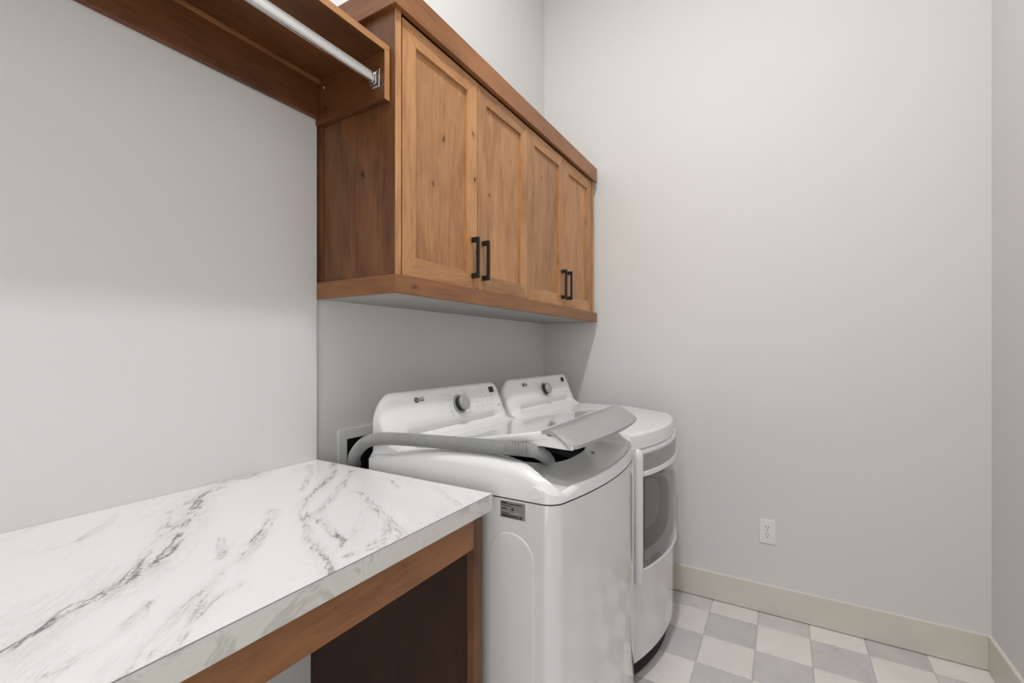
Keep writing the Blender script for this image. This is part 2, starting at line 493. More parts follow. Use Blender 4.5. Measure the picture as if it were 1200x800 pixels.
# laminate worktop; the veins follow their own drawn courses over the slab
veins = [   # (weight, width, [(x,y)...]) world metres on the slab
]
def unproj(u, v, Z=.914):
    a = (u - 600) / 532.7; b = (409.4 - v) / 532.7
    th = math.radians(30.765); c, s = math.cos(th), math.sin(th)
    t = (Z - CAMH) / b
    return ((-s + a * c) * t, (c + a * s) * t)
PV = [
 (0.75, .030, [(-60, 800), (0, 768), (40, 742), (80, 715), (130, 692), (170, 670), (203, 640), (222, 605), (238, 580), (258, 566), (300, 556)]),
 (0.30, .022, [(130, 700), (165, 655), (185, 630), (200, 600), (225, 585), (262, 570)]),
 (0.95, .010, [(283, 655), (292, 645), (301, 632), (312, 620), (318, 608), (320, 598)]),
 (0.40, .016, [(110, 830), (165, 775), (190, 745), (215, 715), (235, 697), (262, 672), (283, 655)]),
 (0.35, .014, [(170, 790), (200, 760), (225, 728), (245, 705), (280, 685)]),
 (0.65, .012, [(392, 540), (390, 555), (380, 566), (364, 580), (353, 596), (358, 612), (362, 630), (372, 645), (384, 658), (389, 672)]),
 (0.55, .010, [(412, 552), (402, 568), (388, 586), (373, 600), (376, 612), (390, 622), (402, 634), (399, 640)]),
 (0.22, .012, [(402, 634), (415, 628), (425, 600), (440, 592), (455, 606), (468, 622)]),
 (0.28, .012, [(404, 652), (425, 645), (448, 640), (462, 628), (480, 640)]),
 (0.45, .006, [(455, 560), (462, 566), (468, 572)]),
 (0.45, .005, [(467, 618), (475, 628), (480, 638)]),
 (0.40, .008, [(362, 545), (364, 556), (358, 566), (354, 575)]),
 (0.28, .008, [(45, 648), (90, 634), (118, 618), (135, 604)]),
 (0.22, .008, [(-20, 640), (20, 628), (60, 608)]),
 (0.35, .008, [(258, 630), (262, 650), (256, 655)]),
 (0.30, .020, [(420, 575), (445, 600), (455, 625), (430, 640)]),
 (0.30, .010, [(500, 560), (520, 580), (540, 592)]),
 (0.30, .012, [(60, 790), (110, 760), (150, 735), (175, 705)]),
]
veins = [(wt, wd, [unproj(*p) for p in pl]) for wt, wd, pl in PV]
def vein_field(x, y):
    """returns (strength, signed-ish distance) of the nearest course"""
    tot = 0.0; dmin = 1.0
    for wt, wd, pl in veins:
        d = 9
        for (ax, ay), (bx, by) in zip(pl, pl[1:]):
            dx, dy = bx - ax, by - ay
            t = max(0, min(1, ((x - ax) * dx + (y - ay) * dy) / (dx * dx + dy * dy)))
            d = min(d, math.hypot(x - ax - t * dx, y - ay - t * dy))
        tot = max(tot, wt * math.exp(-(d / wd) ** 2 * .7)); dmin = min(dmin, d)
    return tot, dmin
m = N('marble_look_laminate').set((0.86, 0.86, 0.85), 0.2)
at = m.n('ShaderNodeAttribute', attribute_name='vein')
co = m.coord()
mr = m.n('ShaderNodeMapping'); mr.inputs['Rotation'].default_value = (0, 0, math.radians(-134))
mp = m.n('ShaderNodeMapping'); mp.inputs['Scale'].default_value = (1.0, 3.4, 1.0)
m.l(co, mr.inputs['Vector']); m.l(mr.outputs[0], mp.inputs['Vector'])
st = m.noise(mp.outputs[0], 6, 6, 0.6, 1.6)
st2 = m.noise(mp.outputs[0], 15, 5, 0.62, 1.2)
vf = at.outputs['Fac']
fil = m.ramp(m.math('ABSOLUTE', m.math('SUBTRACT', st, 0.5)), [(0.0, 1.0), (0.018, 0.45), (0.05, 0.0)])
fil2 = m.ramp(m.math('ABSOLUTE', m.math('SUBTRACT', st2, 0.52)), [(0.0, 0.8), (0.02, 0.35), (0.06, 0.0)])
patchy = m.ramp(m.noise(mp.outputs[0], 12, 4, 0.6), [(0.42, 0.15), (0.62, 1.0)])
core = m.math('MULTIPLY', vf, m.math('ADD', m.math('MULTIPLY', fil, 0.55), m.math('MULTIPLY', fil2, 0.5)), True)
soft = m.math('MULTIPLY', m.math('MULTIPLY', m.math('POWER', vf, 1.3), patchy), 0.26)
ad = m.n('ShaderNodeAttribute', attribute_name='vein_distance')
def thread(scale, amp, off, width, k):
    n_ = m.math('MULTIPLY', m.math('SUBTRACT', m.noise(mp.outputs[0], scale, 5, 0.6, 1.0), off), amp)
    d_ = m.math('ABSOLUTE', m.math('SUBTRACT', ad.outputs['Fac'], n_))
    l_ = m.ramp(m.math('DIVIDE', d_, width), [(0.0, 1.0), (0.35, 0.5), (1.0, 0.0)])
    pm = m.ramp(m.noise(mp.outputs[0], scale * 1.7 + 3, 3, 0.6), [(0.44, 0.0), (0.60, 1.0)])
    return m.math('MULTIPLY', m.math('MULTIPLY', l_, pm), k)
thr = m.math('ADD', thread(7, .045, 0.38, .0045, 0.75), thread(14, .03, 0.40, .0030, 0.55))
thr = m.math('MULTIPLY', thr, m.math('MULTIPLY', vf, 1.6, True))
bgn = m.noise(mp.outputs[0], 4.0, 7, 0.66, 2.0)
bgv = m.math('ABSOLUTE', m.math('SUBTRACT', bgn, 0.5))
bgl = m.ramp(bgv, [(0.0, 0.22), (0.008, 0.07), (0.03, 0.0)])
cloud = m.ramp(m.noise(mp.outputs[0], 2.5, 5, 0.6, 1.0), [(0.5, 0.0), (0.8, 0.07)])
mask = m.ramp(m.noise(co, 5.0, 2), [(0.45, 0.0), (0.62, 1.0)])
bgl = m.math('MULTIPLY', bgl, mask)
tot = m.math('ADD', m.math('ADD', m.math('ADD', m.math('MULTIPLY', core, 0.45), thr), soft), m.math('ADD', bgl, cloud), True)
cc = m.ramp(tot, [(0.0, (0.80, 0.80, 0.80)), (0.25, (0.66, 0.64, 0.62)), (0.55, (0.36, 0.345, 0.34)), (1.0, (0.13, 0.13, 0.14))])
m.l(cc, m.b.inputs['Base Color'])
M_marble = m.m
top = empty('worktop', (0, 0, 0))
tag(top, 'white marble-look worktop with grey veins against the left wall', 'worktop')
X0, X1, Y0, Y1, Z1, Z0 = XL + .0008, -.586, -.66, .8955, .914, .8765
bm = bmesh.new()
ny, nx = 230, 96
def plan_y1(x):                      # small clipped corner at the front right
    return Y1 - max(0.0, (x - (X1 - .006)))
grid = []
for i in range(nx + 1):
    x = X0 + (X1 - X0) * i / nx
    grid.append([bm.verts.new((x, Y0 + (Y1 - Y0) * j / ny, Z1)) for j in range(ny + 1)])
for i in range(nx):
    for j in range(ny):
        bm.faces.new((grid[i][j], grid[i + 1][j], grid[i + 1][j + 1], grid[i][j + 1]))
o = obj('top_surface', bm, M_marble, top)
def paint(o):
    a = o.data.attributes.new('vein', 'FLOAT', 'POINT')
    b = o.data.attributes.new('vein_distance', 'FLOAT', 'POINT')
    for i, v in enumerate(o.data.vertices):
        f, d = vein_field(v.co.x, v.co.y) if v.co.y > 0 else (0.0, 1.0)
        o.data.attributes['vein'].data[i].value = f; o.data.attributes['vein_distance'].data[i].value = d
paint(o)
def edge_band(name, fn, n):
    bm = bmesh.new(); r = []
    for i in range(n + 1):
        x, y = fn(i / n); r.append([bm.verts.new((x, y, z)) for z in (Z1 - .0006, Z0)])
    for a, b in zip(r, r[1:]): bm.faces.new((a[0], b[0], b[1], a[1]))
    return bm
bm = bmesh.new(); box(bm, (X0, Y0, Z0), (X1 - .0005, Y1 - .0005, Z1 - .0006))
o = obj('core_slab', bm, M_marble, top); paint(o)
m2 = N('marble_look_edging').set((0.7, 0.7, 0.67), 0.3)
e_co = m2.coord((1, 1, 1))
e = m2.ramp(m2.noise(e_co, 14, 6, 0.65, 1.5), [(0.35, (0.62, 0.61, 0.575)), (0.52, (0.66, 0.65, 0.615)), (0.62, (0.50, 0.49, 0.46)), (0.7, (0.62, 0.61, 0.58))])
m2.l(e, m2.b.inputs['Base Color'])
M_edge = m2.m
obj('edging', B((X1 - .0005, Y0, Z0), (X1 + .0015, Y1 - .003, Z1 - .0004)), M_edge, top)
bm = bmesh.new(); prism(bm, [(X1 + .0015, Y1 - .0032), (X1 - .004, Y1 + .0012), (X0, Y1 + .0012), (X0, Y1 - .0005), (X1 - .0005, Y1 - .0005)], 'z', Z0, Z1 - .0004)
obj('edging', bm, M_edge, top)
obj('front_seam', B((X1 - .0004, Y0, Z1 - .0005), (X1 + .0016, Y1 - .0035, Z1 + .0001)), M_seam, top)

# ------------------------------------------------------------------ laundry machines
def smooth01(a, b, x):
    t = max(0, min(1, (x - a) / (b - a))); return t * t * (3 - 2 * t)

W2 = .3425
def xfront(y, k, r=.032):
    x = -k * y * y
    e = abs(y) - (W2 - r)
    if e > 0: x -= r - math.sqrt(max(0, r * r - e * e))
    return x
def ys_list(n, r=.032):
    """positions across with denser samples at the rounded corners"""
    c = [-(W2 - r) - r * math.sin(PI / 2 * (1 - i / 7)) for i in range(7)]
    mid = [-(W2 - r) + 2 * (W2 - r) * i / n for i in range(n + 1)]
    return c + mid + [-q for q in c[::-1]]
BACK = -.64
def body_outline(k, inset=0.0, n=24):
    pts = []
    for y in ys_list(n):
        s = (W2 - inset) / W2
        pts.append((xfront(y, k) - inset, y * s))
    pts.append((BACK + inset, W2 - inset)); pts.append((BACK + inset, -W2 + inset))
    return pts

def cover(k, hfun, zskirt, hole=None, nx=60, ny=44, R=.03, RF=.03):
    bm = bmesh.new(); ys = ys_list(ny); G = []
    for y in ys:
        row = []; xf = xfront(y, k)
        for i in range(nx + 1):
            t = i / nx; t = t if t < .7 else .7 + .3 * (1 - max(0.0, 1 - (t - .7) / .3) ** 1.9)
            x = BACK + t * (xf - BACK)
            row.append(bm.verts.new((x, y, 0)))
        G.append(row)
    for row in G:
        for v in row:
            x, y = v.co.x, v.co.y
            ex = min(x - BACK, xfront(max(-W2 + .0, min(W2, y)), k) - x) ; ey = W2 - abs(y)
            # distance from the rounded outline, corners blended
            c_ = smooth01(.22, .32, abs(y)); rf = RF + (R - RF) * c_
            def dr(e, r_): 
                e = max(0, min(r_, e)); return 1 - e / r_
            q = min(1.0, math.hypot(dr(ex, rf) if x > -.35 else dr(ex, R) * .6, dr(ey, R)))
            z = hfun(x, y) - (rf if ex < ey else R) * (1 - math.sqrt(max(0, 1 - q * q))) * .85
            v.co.z = z
    for a, b in zip(G, G[1:]):
        for i in range(nx):
            cx = (a[i].co.x + b[i + 1].co.x) / 2; cy = (a[i].co.y + b[i + 1].co.y) / 2
            if hole and hole(cx, cy) < 1: continue
            bm.faces.new((a[i], a[i + 1], b[i + 1], b[i]))
    for v in [v for v in bm.verts if not v.link_faces]: bm.verts.remove(v)
    outer = set()
    be = [e for e in bm.edges if e.is_boundary]
    inner_e = []
    for e in be:
        mx = (e.verts[0].co + e.verts[1].co) / 2
        if hole and hole(mx.x, mx.y) < 1.35: inner_e.append(e)
    outer_e = [e for e in be if e not in inner_e]
    if hole:
        for v in {v for e in inner_e for v in e.verts}:
            c = Vector((hole.cx, hole.cy)); d = Vector((v.co.x, v.co.y)) - c
            s = 1 / hole(v.co.x, v.co.y) ; d2 = d * s
            v.co.x, v.co.y = c.x + d2.x, c.y + d2.y; v.co.z = hfun(v.co.x, v.co.y)
        r = bmesh.ops.extrude_edge_only(bm, edges=inner_e)
        for v in [g for g in r['geom'] if isinstance(g, bmesh.types.BMVert)]:
            v.co.z -= .006; v.co.x = hole.cx + (v.co.x - hole.cx) * .985; v.co.y = hole.cy + (v.co.y - hole.cy) * .985
        e2 = [g for g in r['geom'] if isinstance(g, bmesh.types.BMEdge)]
        r = bmesh.ops.extrude_edge_only(bm, edges=e2)
        for v in [g for g in r['geom'] if isinstance(g, bmesh.types.BMVert)]: v.co.z -= .012
    r = bmesh.ops.extrude_edge_only(bm, edges=outer_e)
    for v in [g for g in r['geom'] if isinstance(g, bmesh.types.BMVert)]: v.co.z = zskirt
    return bm

def console_mesh(x0):
    """x0: shift so that the profile given in machine coordinates matches"""
    W = W2 - .006
    base = [(-.634, .925), (-.634, 1.085), (-.634, 1.105), (-.631, 1.114), (-.625, 1.1195), (-.618, 1.118), (-.6125, 1.112), (-.608, 1.102),
            (-.601, 1.082), (-.594, 1.060), (-.585, 1.034), (-.576, 1.012)]
    tail_step = [(-.5775, 1.006), (-.5840, .990), (-.570, .9845), (-.555, .979), (-.537, .968), (-.520, .957), (-.519, .935)]
    tail_flat = [(-.574, 1.003), (-.570, .992), (-.563, .985), (-.553, .978), (-.537, .968), (-.520, .957), (-.519, .935)]
    bm = bmesh.new(); rings = []
    ys = []
    n = 14; Rr = .060
    for i in range(n): ys.append(-W + Rr * (1 - math.cos(PI / 2 * i / n)))
    for i in range(33): ys.append(-W + Rr + (2 * W - 2 * Rr) * i / 32)
    for i in range(n - 1, -1, -1): ys.append(W - Rr * (1 - math.cos(PI / 2 * i / n)))
    for y in ys:
        e = W - abs(y)
        k = 1.0 if e >= Rr else math.sqrt(max(0, 1 - (1 - e / Rr) ** 2))
        kz = .55 + .45 * k; kx = .86 + .14 * k
        b = min(1, max(0, (W - .075 - abs(y)) / .012)); b = b * b * (3 - 2 * b)
        prof = base + [(p[0] * b + q[0] * (1 - b), p[1] * b + q[1] * (1 - b)) for p, q in zip(tail_step, tail_flat)]
        r = []
        for x, z in prof:
            z2 = .955 + (z - .955) * kz if z > .955 else z
            xb = -.634; x2 = xb + (x - xb) * kx
            r.append(bm.verts.new((x2, y + .004, z2)))
        rings.append(r)
    for a, b in zip(rings, rings[1:]):
        for i in range(len(a) - 1): bm.faces.new((a[i], a[i + 1], b[i + 1], b[i]))
    bm.faces.new(rings[0]); bm.faces.new(rings[-1][::-1])
    return bm
FACE_A, FACE_B = Vector((-.6078, 0, 1.104)), Vector((-.5738, 0, 1.012))
FDIR = (FACE_B - FACE_A).normalized()
FN = Vector((-FDIR.z, 0, FDIR.x)).normalized()
if FN.x < 0: FN = -FN
def face_pt(y, t, off=0.0):
    p = FACE_A + (FACE_B - FACE_A) * t; return Vector((p.x, y, p.z)) + FN * off
def face_box(bm, y, t, wy, ht, off=.0006, th=.0008):
    c = face_pt(y, t, off); r = bmesh.ops.create_cube(bm, size=1.0)
    for v in r['verts']:
        q = v.co.copy(); v.co = c + Vector((0, 1, 0)) * (q.x * wy) + FDIR * (q.y * ht) + FN * (q.z * th)
def face_ring(bm, y, t, ro, ri, off=.0009):
    c = face_pt(y, t, off); n = 20; a = []; b = []
    for i in range(n):
        an = 2 * PI * i / n; d = Vector((0, 1, 0)) * math.cos(an) + FDIR * math.sin(an)
        a.append(bm.verts.new(c + d * ro)); b.append(bm.verts.new(c + d * ri))
    for i in range(n):
        j = (i + 1) % n; bm.faces.new((a[i], a[j], b[j], b[i]))

def text_mesh(s, size):
    cu = bpy.data.curves.new('lettering', 'FONT'); cu.body = s; cu.size = size; cu.extrude = .0003; cu.offset = size * .015
    cu.align_x = 'LEFT'; cu.align_y = 'CENTER'
    o = bpy.data.objects.new('lettering', cu); C.objects.link(o)
    dg_ = bpy.context.evaluated_depsgraph_get(); me = bpy.data.meshes.new_from_object(o.evaluated_get(dg_))
    bpy.data.objects.remove(o); return me

def console(parent, washer):
    cs = obj('console', console_mesh(0), M_plastic, parent, smooth=True)
    cs['label'] = 'sloping white control console'
    # knob on a ring
    ky, kt = .035 if washer else .012, .50
    bm = bmesh.new(); lathe(bm, face_pt(ky, kt, -.001), FN, [(.0345, 0), (.0345, .002), (.031, .004), (.0285, .004), (.0285, .0015), (0, .0015)], 40)
    obj('knob_ring', bm, M_silver, cs, smooth=True)
    bm = bmesh.new(); lathe(bm, face_pt(ky, kt, 0), FN, [(.026, 0), (.0255, .020), (0, .020)], 40)
    obj('knob_base', bm, M_dark, cs, smooth=True)
    bm = bmesh.new(); lathe(bm, face_pt(ky, kt, .0185), FN, [(.0265, 0), (.0272, .004), (.0265, .0085), (.0245, .0105), (0, .0112)], 48)
    o = obj('knob', bm, M_silver, cs, smooth=True); o['label'] = 'silver control knob'
    bm = bmesh.new(); face_box(bm, .262 if washer else .245, .13, .031, .023, .0008, .0012)
    obj('display', bm, M_black, cs)
    # round face emblem with the letters LG
    ly, lt = -.180, .14
    bm = bmesh.new(); lathe(bm, face_pt(ly, lt, -.0004), FN, [(.0092, 0), (.0092, .0012), (0, .0012)], 28)
    em = obj('emblem', bm, M_logo, cs)
    bm = bmesh.new(); c = face_pt(ly, lt, .0012)
    face_box(bm, ly - .0008, lt, .0009, .0075, .0011, .0004); face_box(bm, ly + .0012, lt + .038, .0038, .0009, .0011, .0004)
    lathe(bm, face_pt(ly - .0035, lt - .025, .0009), FN, [(.0011, 0), (.0011, .0003), (0, .0003)], 10)
    obj('emblem_mark', bm, M_plastic, em)
    me = text_mesh('LG', .019); me.materials.append(M_logo)
    t = bpy.data.objects.new('lettering', me); C.objects.link(t); t.parent = cs
    mt = Matrix((( 0, -FDIR.x, FN.x, 0), (1, 0, 0, 0), (0, -FDIR.z, FN.z, 0), (0, 0, 0, 1)))
    mt.translation = face_pt(ly + .012, lt, .0012); t.matrix_local = mt
    # faint printed marks and button outlines
    bm = bmesh.new(); rr = random.Random(3)
    for i in range(5):
        a = -1.2 + i * .6
        for s in (-1, 1):
            face_box(bm, ky + s * (.050 + .006 * math.cos(a)), kt + .38 * math.sin(a), .016, .0022)
    face_box(bm, ky - .075, .10, .020, .002); face_box(bm, ky + .05, .02, .014, .002)
    obj('printed_marks', bm, M_printl, cs)['kind'] = 'stuff'
    bm = bmesh.new()
    for i in range(4):
        for j in range(3):
            face_box(bm, ky + .11 + i * .034, .36 + j * .17, .015, .0020)
    for i in range(3):
        face_box(bm, ky + .115 + i * .020, .13, .009, .002); face_box(bm, ky + .118 + i * .020, .22, .007, .002)
    face_ring(bm, ky + .083, .36, .0095, .0085); face_ring(bm, ky - .10 if washer else ky - .08, .50, .015, .0140)
    obj('button_marks', bm, M_printl, cs)['kind'] = 'stuff'
    bm = bmesh.new(); face_box(bm, .285 if washer else .26, .80, .018, .003)
    obj('badge_mark', bm, M_print, cs)
    return cs

# ---- washer
KW = .42
wx, wy = -.402, 1.2785
ws = empty('washing_machine', (wx, wy, 0), math.radians(1.0))
tag(ws, 'white top-loading washing machine with its glass lid propped open on a hose', 'washing machine')
def open_top(bm, both=False):
    caps = [f for f in bm.faces if len(f.verts) > 8]
    zt = max(f.calc_center_median().z for f in caps)
    bmesh.ops.delete(bm, geom=[f for f in caps if both or f.calc_center_median().z > zt - .001], context='FACES_ONLY')
    return bm
bm = bmesh.new(); prism(bm, body_outline(KW), 'z', .035, .893); open_top(bm)
obj('body', bm, M_enamel, ws, smooth=True)
bm = bmesh.new(); prism(bm, body_outline(KW, .004), 'z', .8928, .8985); open_top(bm, True)
obj('cover_seam', bm, M_seam, ws)
for sx in (-.08, -.56):
    for sy in (-1, 1):
        bm = bmesh.new(); lathe(bm, (sx - .03, sy * .28, .0005), (0, 0, 1), [(0, 0), (.022, 0), (.022, .012), (.01, .014), (.01, .05), (0, .05)], 20)
        obj('foot', bm, M_dark, ws)
def h_wash(x, y):
    rim = .962 + .022 * smooth01(-.60, -.36, x) - .006 * smooth01(-.24, -.15, x) - .042 * smooth01(-.17, -.015, x)
    mid = .952
    tray = mid - .030 * smooth01(-.24, -.07, x)
    lip = .005 * smooth01(-.017, -.009, x + KW * y * y)
    c = tray + lip
    hw = .268 + .040 * smooth01(-.20, -.06, x)
    s = smooth01(hw - .006, hw + .020, abs(y))
    return c * (1 - s) + rim * s
def hole(x, y):
    return (abs((x - hole.cx) / .190) ** 2.6 + abs((y - hole.cy) / .235) ** 2.6) ** (1 / 2.6)
hole.cx, hole.cy = -.325, 0.005
obj('top_cover', cover(KW, h_wash, .8965, hole, nx=90, ny=76, R=.03, RF=.0085), M_plastic, ws, smooth=True)
# tub under the opening
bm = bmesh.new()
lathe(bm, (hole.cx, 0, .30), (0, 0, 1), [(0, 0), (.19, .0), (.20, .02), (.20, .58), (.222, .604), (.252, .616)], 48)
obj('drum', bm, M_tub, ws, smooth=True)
bm = bmesh.new()
lathe(bm, (hole.cx, 0, .872), (0, 0, 1), [(.198, 0), (.204, .012), (.192, .026), (.172, .018), (.168, 0)], 48)
obj('balance_ring', bm, M_tub, ws, smooth=True)
console(ws, True)
# round plug, rating label and embossed arch on the side
ysd = -W2
bm = bmesh.new(); lathe(bm, (-.097, ysd + .001, .919), (0, -1, 0), [(.0145, 0), (.0145, .0022), (.0125, .0036), (.0115, .0026), (0, .0026)], 32)
obj('side_plug', bm, M_plastic, ws, smooth=True)
lb = obj('rating_label', B((-.192, ysd - .0006, .848), (-.124, ysd + .001, .8885)), M_label, ws); lb['label'] = 'small dark grey rating label'
bm = bmesh.new(); yq = ysd - .0009
def mark(bm, x0, x1, z0, z1): box(bm, (-.192 + x0, yq, .848 + z0), (-.192 + x1, yq + .0006, .848 + z1))
mark(bm, .003, .020, .033, .038); mark(bm, .022, .060, .033, .036); mark(bm, .004, .030, .028, .030)
mark(bm, .004, .018, .0205, .024); mark(bm, .031, .037, .019, .027); mark(bm, .004, .060, .0025, .0085)
mark(bm, .004, .026, .0105, .0125)
obj('label_print', bm, M_labeld, lb)
bm = bmesh.new()
for i in range(9): mark(bm, .008 + i * .0055, .0095 + i * .0055 , .004, .0075)
mark(bm, .034, .060, .013, .0138); mark(bm, .040, .052, .015, .0156); mark(bm, .024, .034, .0255, .0262)
obj('label_lines', bm, M_labell, lb)
# embossed arch
ax0, ax1, azb, azt = -.224, -.101, .16, .815
cxm = (ax0 + ax1) / 2; rad = (ax1 - ax0) / 2
pts = [(ax0, azb), (ax1, azb)] + [(cxm + rad * math.cos(PI * i / 20), azt - rad + rad * math.sin(PI * i / 20)) for i in range(21)]
bm = bmesh.new()
def arch(bm, inset, y):
    c = Vector((cxm, (azb + azt) / 2)); out = []
    r2 = rad - inset
    P2 = [(cxm - r2, azb + inset), (cxm + r2, azb + inset)] + [(cxm + r2 * math.cos(PI * i / 20), azt - rad + r2 * math.sin(PI * i / 20)) for i in range(21)]
    return [bm.verts.new((p[0], y, p[1])) for p in P2]
ra = arch(bm, 0, ysd + .0005); rb = arch(bm, .0022, ysd - .0022); rc = arch(bm, .0050, ysd - .0026)
for a, b in ((ra, rb), (rb, rc)):
    for i in range(len(a)): j = (i + 1) % len(a); bm.faces.new((a[i], a[j], b[j], b[i]))
bm.faces.new(rc)
obj('embossed_side_panel', bm, M_enamel, ws, smooth=True)

# ---- lid: hinged at the console foot, resting raised
lid_pivot = Vector((-.526, 0, .962)); LA = math.radians(10.7)
def lidpt(x, y, z):
    return Vector((lid_pivot.x + x * math.cos(LA) - z * math.sin(LA), y + .007, lid_pivot.z + x * math.sin(LA) + z * math.cos(LA)))
LW = .279; LX = .432
def lidmap(bm):
    for v in bm.verts: v.co = lidpt(*v.co)
    return bm
bm = bmesh.new()
fw = .030
box(bm, (.0, -LW, -.012), (LX, -LW + fw, .010), bev=.004, seg=3)
box(bm, (.0, LW - fw, -.012), (LX, LW, .010), bev=.004, seg=3)
box(bm, (.0, -LW + fw - .004, -.012), (.030, LW - fw + .004, .0095), bev=.003)
box(bm, (LX - .045, -LW + fw - .004, -.012), (LX, LW - fw + .004, .0095), bev=.003)
# skirt hanging below the frame, deeper towards the front
for yy in (-LW + .002, LW - .010):
    prism(bm, [(.015, -.008), (LX - .01, -.002), (LX + .025, -.006), (LX + .050, -.022), (LX + .062, -.036), (LX + .060, -.044), (LX + .040, -.040), (LX - .02, -.026), (LX - .10, -.018), (.10, -.013)], 'y', yy, yy + .008, .002)
box(bm, (LX - .014, -LW + .008, -.024), (LX - .006, LW - .008, -.010), bev=.002)
lid = obj('lid', lidmap(bm), M_plastic, ws, smooth=True); lid['label'] = 'glass-topped lid, propped half open'
bm = bmesh.new(); box(bm, (.022, -LW + fw - .008, .0060), (LX - .038, LW - fw + .008, .0098))
obj('glass_panel', lidmap(bm), M_glass, lid)
# handle: satin silver curved blade along the front
bm = bmesh.new(); rows = []
nn = 40
for i in range(nn + 1):
    y = -LW - .002 + (2 * LW + .004) * i / nn; q = y / LW
    bul = .034 * (1 - q * q) + .006
    rc_ = .03; e = (LW + .002) - abs(y)
    cut = 0 if e > rc_ else (rc_ - math.sqrt(max(0, rc_ ** 2 - (rc_ - e) ** 2))) * .6
    L = .078 + bul - cut
    r = []
    for t in (0, .06, .12, .3, .45, .6, .72, .82, .9, .96, 1.0):
        r.append(bm.verts.new((LX - .012 + L * t, y, .0118 + .0035 * math.sin(PI * min(1, t * 1.6)) - .046 * t ** 2.3)))
    for t in (1.0, .9, .8, .6, .3, 0):
        r.append(bm.verts.new((LX - .012 + L * t * .985, y, .0118 - .008 - .046 * t ** 2.3)))
    rows.append(r)
for a, b in zip(rows, rows[1:]):
    for i in range(len(a)): j = (i + 1) % len(a); bm.faces.new((a[i], a[j], b[j], b[i]))
bm.faces.new(rows[0]); bm.faces.new(rows[-1][::-1])
hd = obj('handle', lidmap(bm), M_silver, lid, smooth=True); hd['label'] = 'satin silver lid handle'
for yy in (-.20, .20):
    bm = bmesh.new(); lathe(bm, lidpt(LX + .012, yy, -.018), (math.sin(LA), 0, -math.cos(LA)), [(.009, -.016), (.008, 0), (.006, .006), (0, .007)], 16)
    obj('bumper', bm, M_plastic, lid, smooth=True)
bm = bmesh.new(); box(bm, (-.118, .085, h_wash(-.118, .09) - .002), (-.106, .093, h_wash(-.11, .09) + .004), bev=.0015)
obj('lock_catch', bm, M_silver, ws)

# ---- dryer
KD = .58
dx, dy = -.412, 1.986
dr = empty('clothes_dryer', (dx, dy, 0), 0)
tag(dr, 'white front-loading clothes dryer with dark glass door, next to the back wall', 'dryer')
bm = bmesh.new(); prism(bm, body_outline(KD), 'z', .095, .878)
obj('body', bm, M_enamel, dr, smooth=True)
bm = bmesh.new(); prism(bm, body_outline(KD, .022), 'z', .02, .0952)
obj('toe_kick', bm, M_toe, dr)
bm = bmesh.new(); prism(bm, body_outline(KD, .004), 'z', .8778, .8825)
obj('cover_seam', bm, M_seam, dr)
for sx in (-.08, -.56):
    for sy in (-1, 1):
        bm = bmesh.new(); lathe(bm, (sx - .04, sy * .28, .0005), (0, 0, 1), [(0, 0), (.022, 0), (.022, .012), (.01, .014), (.01, .04), (0, .04)], 20)
        obj('foot', bm, M_dark, dr)
def h_dry(x, y):
    xe = x + KD * y * y
    return .963 - .026 * smooth01(-.26, .06, xe)
obj('top_cover', cover(KD, h_dry, .8805, None, nx=60, ny=44, R=.016, RF=.011), M_plastic, dr, smooth=True)
console(dr, False)
def patch(name, parent, y0, y1, z0, z1, o0, o1, mat, bev=0, n=20, label=None, k=KD):
    """curved slab following the front, from offset o0 (inner) to o1 (outer)"""
    bm = bmesh.new(); pts = []
    ys = [y0 + (y1 - y0) * i / n for i in range(n + 1)]
    pts = [(xfront(y, k) + o1, y) for y in ys] + [(xfront(y, k) + o0, y) for y in ys[::-1]]
    prism(bm, pts, 'z', z0, z1, bev)
    o = obj(name, bm, mat, parent, smooth=True)
    if label: o['label'] = label
    return o
DL, DR_ = -.322, .322
door = patch('door', dr, DL + .02, DR_, .425, .870, -.01, .010, M_enamel, .003, label='front door with dark window')
# left upright frame bar, thick and rounded at the top
bm = bmesh.new(); yc_ = DL + .021; xa = xfront(yc_, KD) + .004
prof = [(.392, .82), (.3925, .92), (.396, 1.0), (.85, 1.0)] + [(.85 + .034 * math.sin(PI / 2 * i / 9), math.cos(PI / 2 * i / 9)) for i in range(1, 9)]
rg = []
for z_, k_ in prof:
    rg.append([bm.verts.new((xa + .019 * k_ * math.cos(2 * PI * i / 28), yc_ + .0215 * k_ * math.sin(2 * PI * i / 28), z_)) for i in range(28)])
for a_, b_ in zip(rg, rg[1:]):
    for i in range(28): j = (i + 1) % 28; bm.faces.new((a_[i], a_[j], b_[j], b_[i]))
bm.faces.new(rg[0]); bm.faces.new(rg[-1][::-1])
obj('side_grip', bm, M_plastic, door, smooth=True)
patch('top_band', door, DL + .042, DR_ - .006, .797, .862, .0, .0115, M_band, .002, label='silver grey grip band')
patch('middle_rail', door, DL + .040, DR_ - .001, .779, .797, .0, .016, M_plastic, .004)
patch('bottom_rail', door, DL + .040, DR_ - .001, .428, .436, .0, .017, M_plastic, .003)
patch('window_glass', door, DL + .042, DR_ - .006, .437, .779, .0, .0125, M_dglass, .001, label='dark glass window')
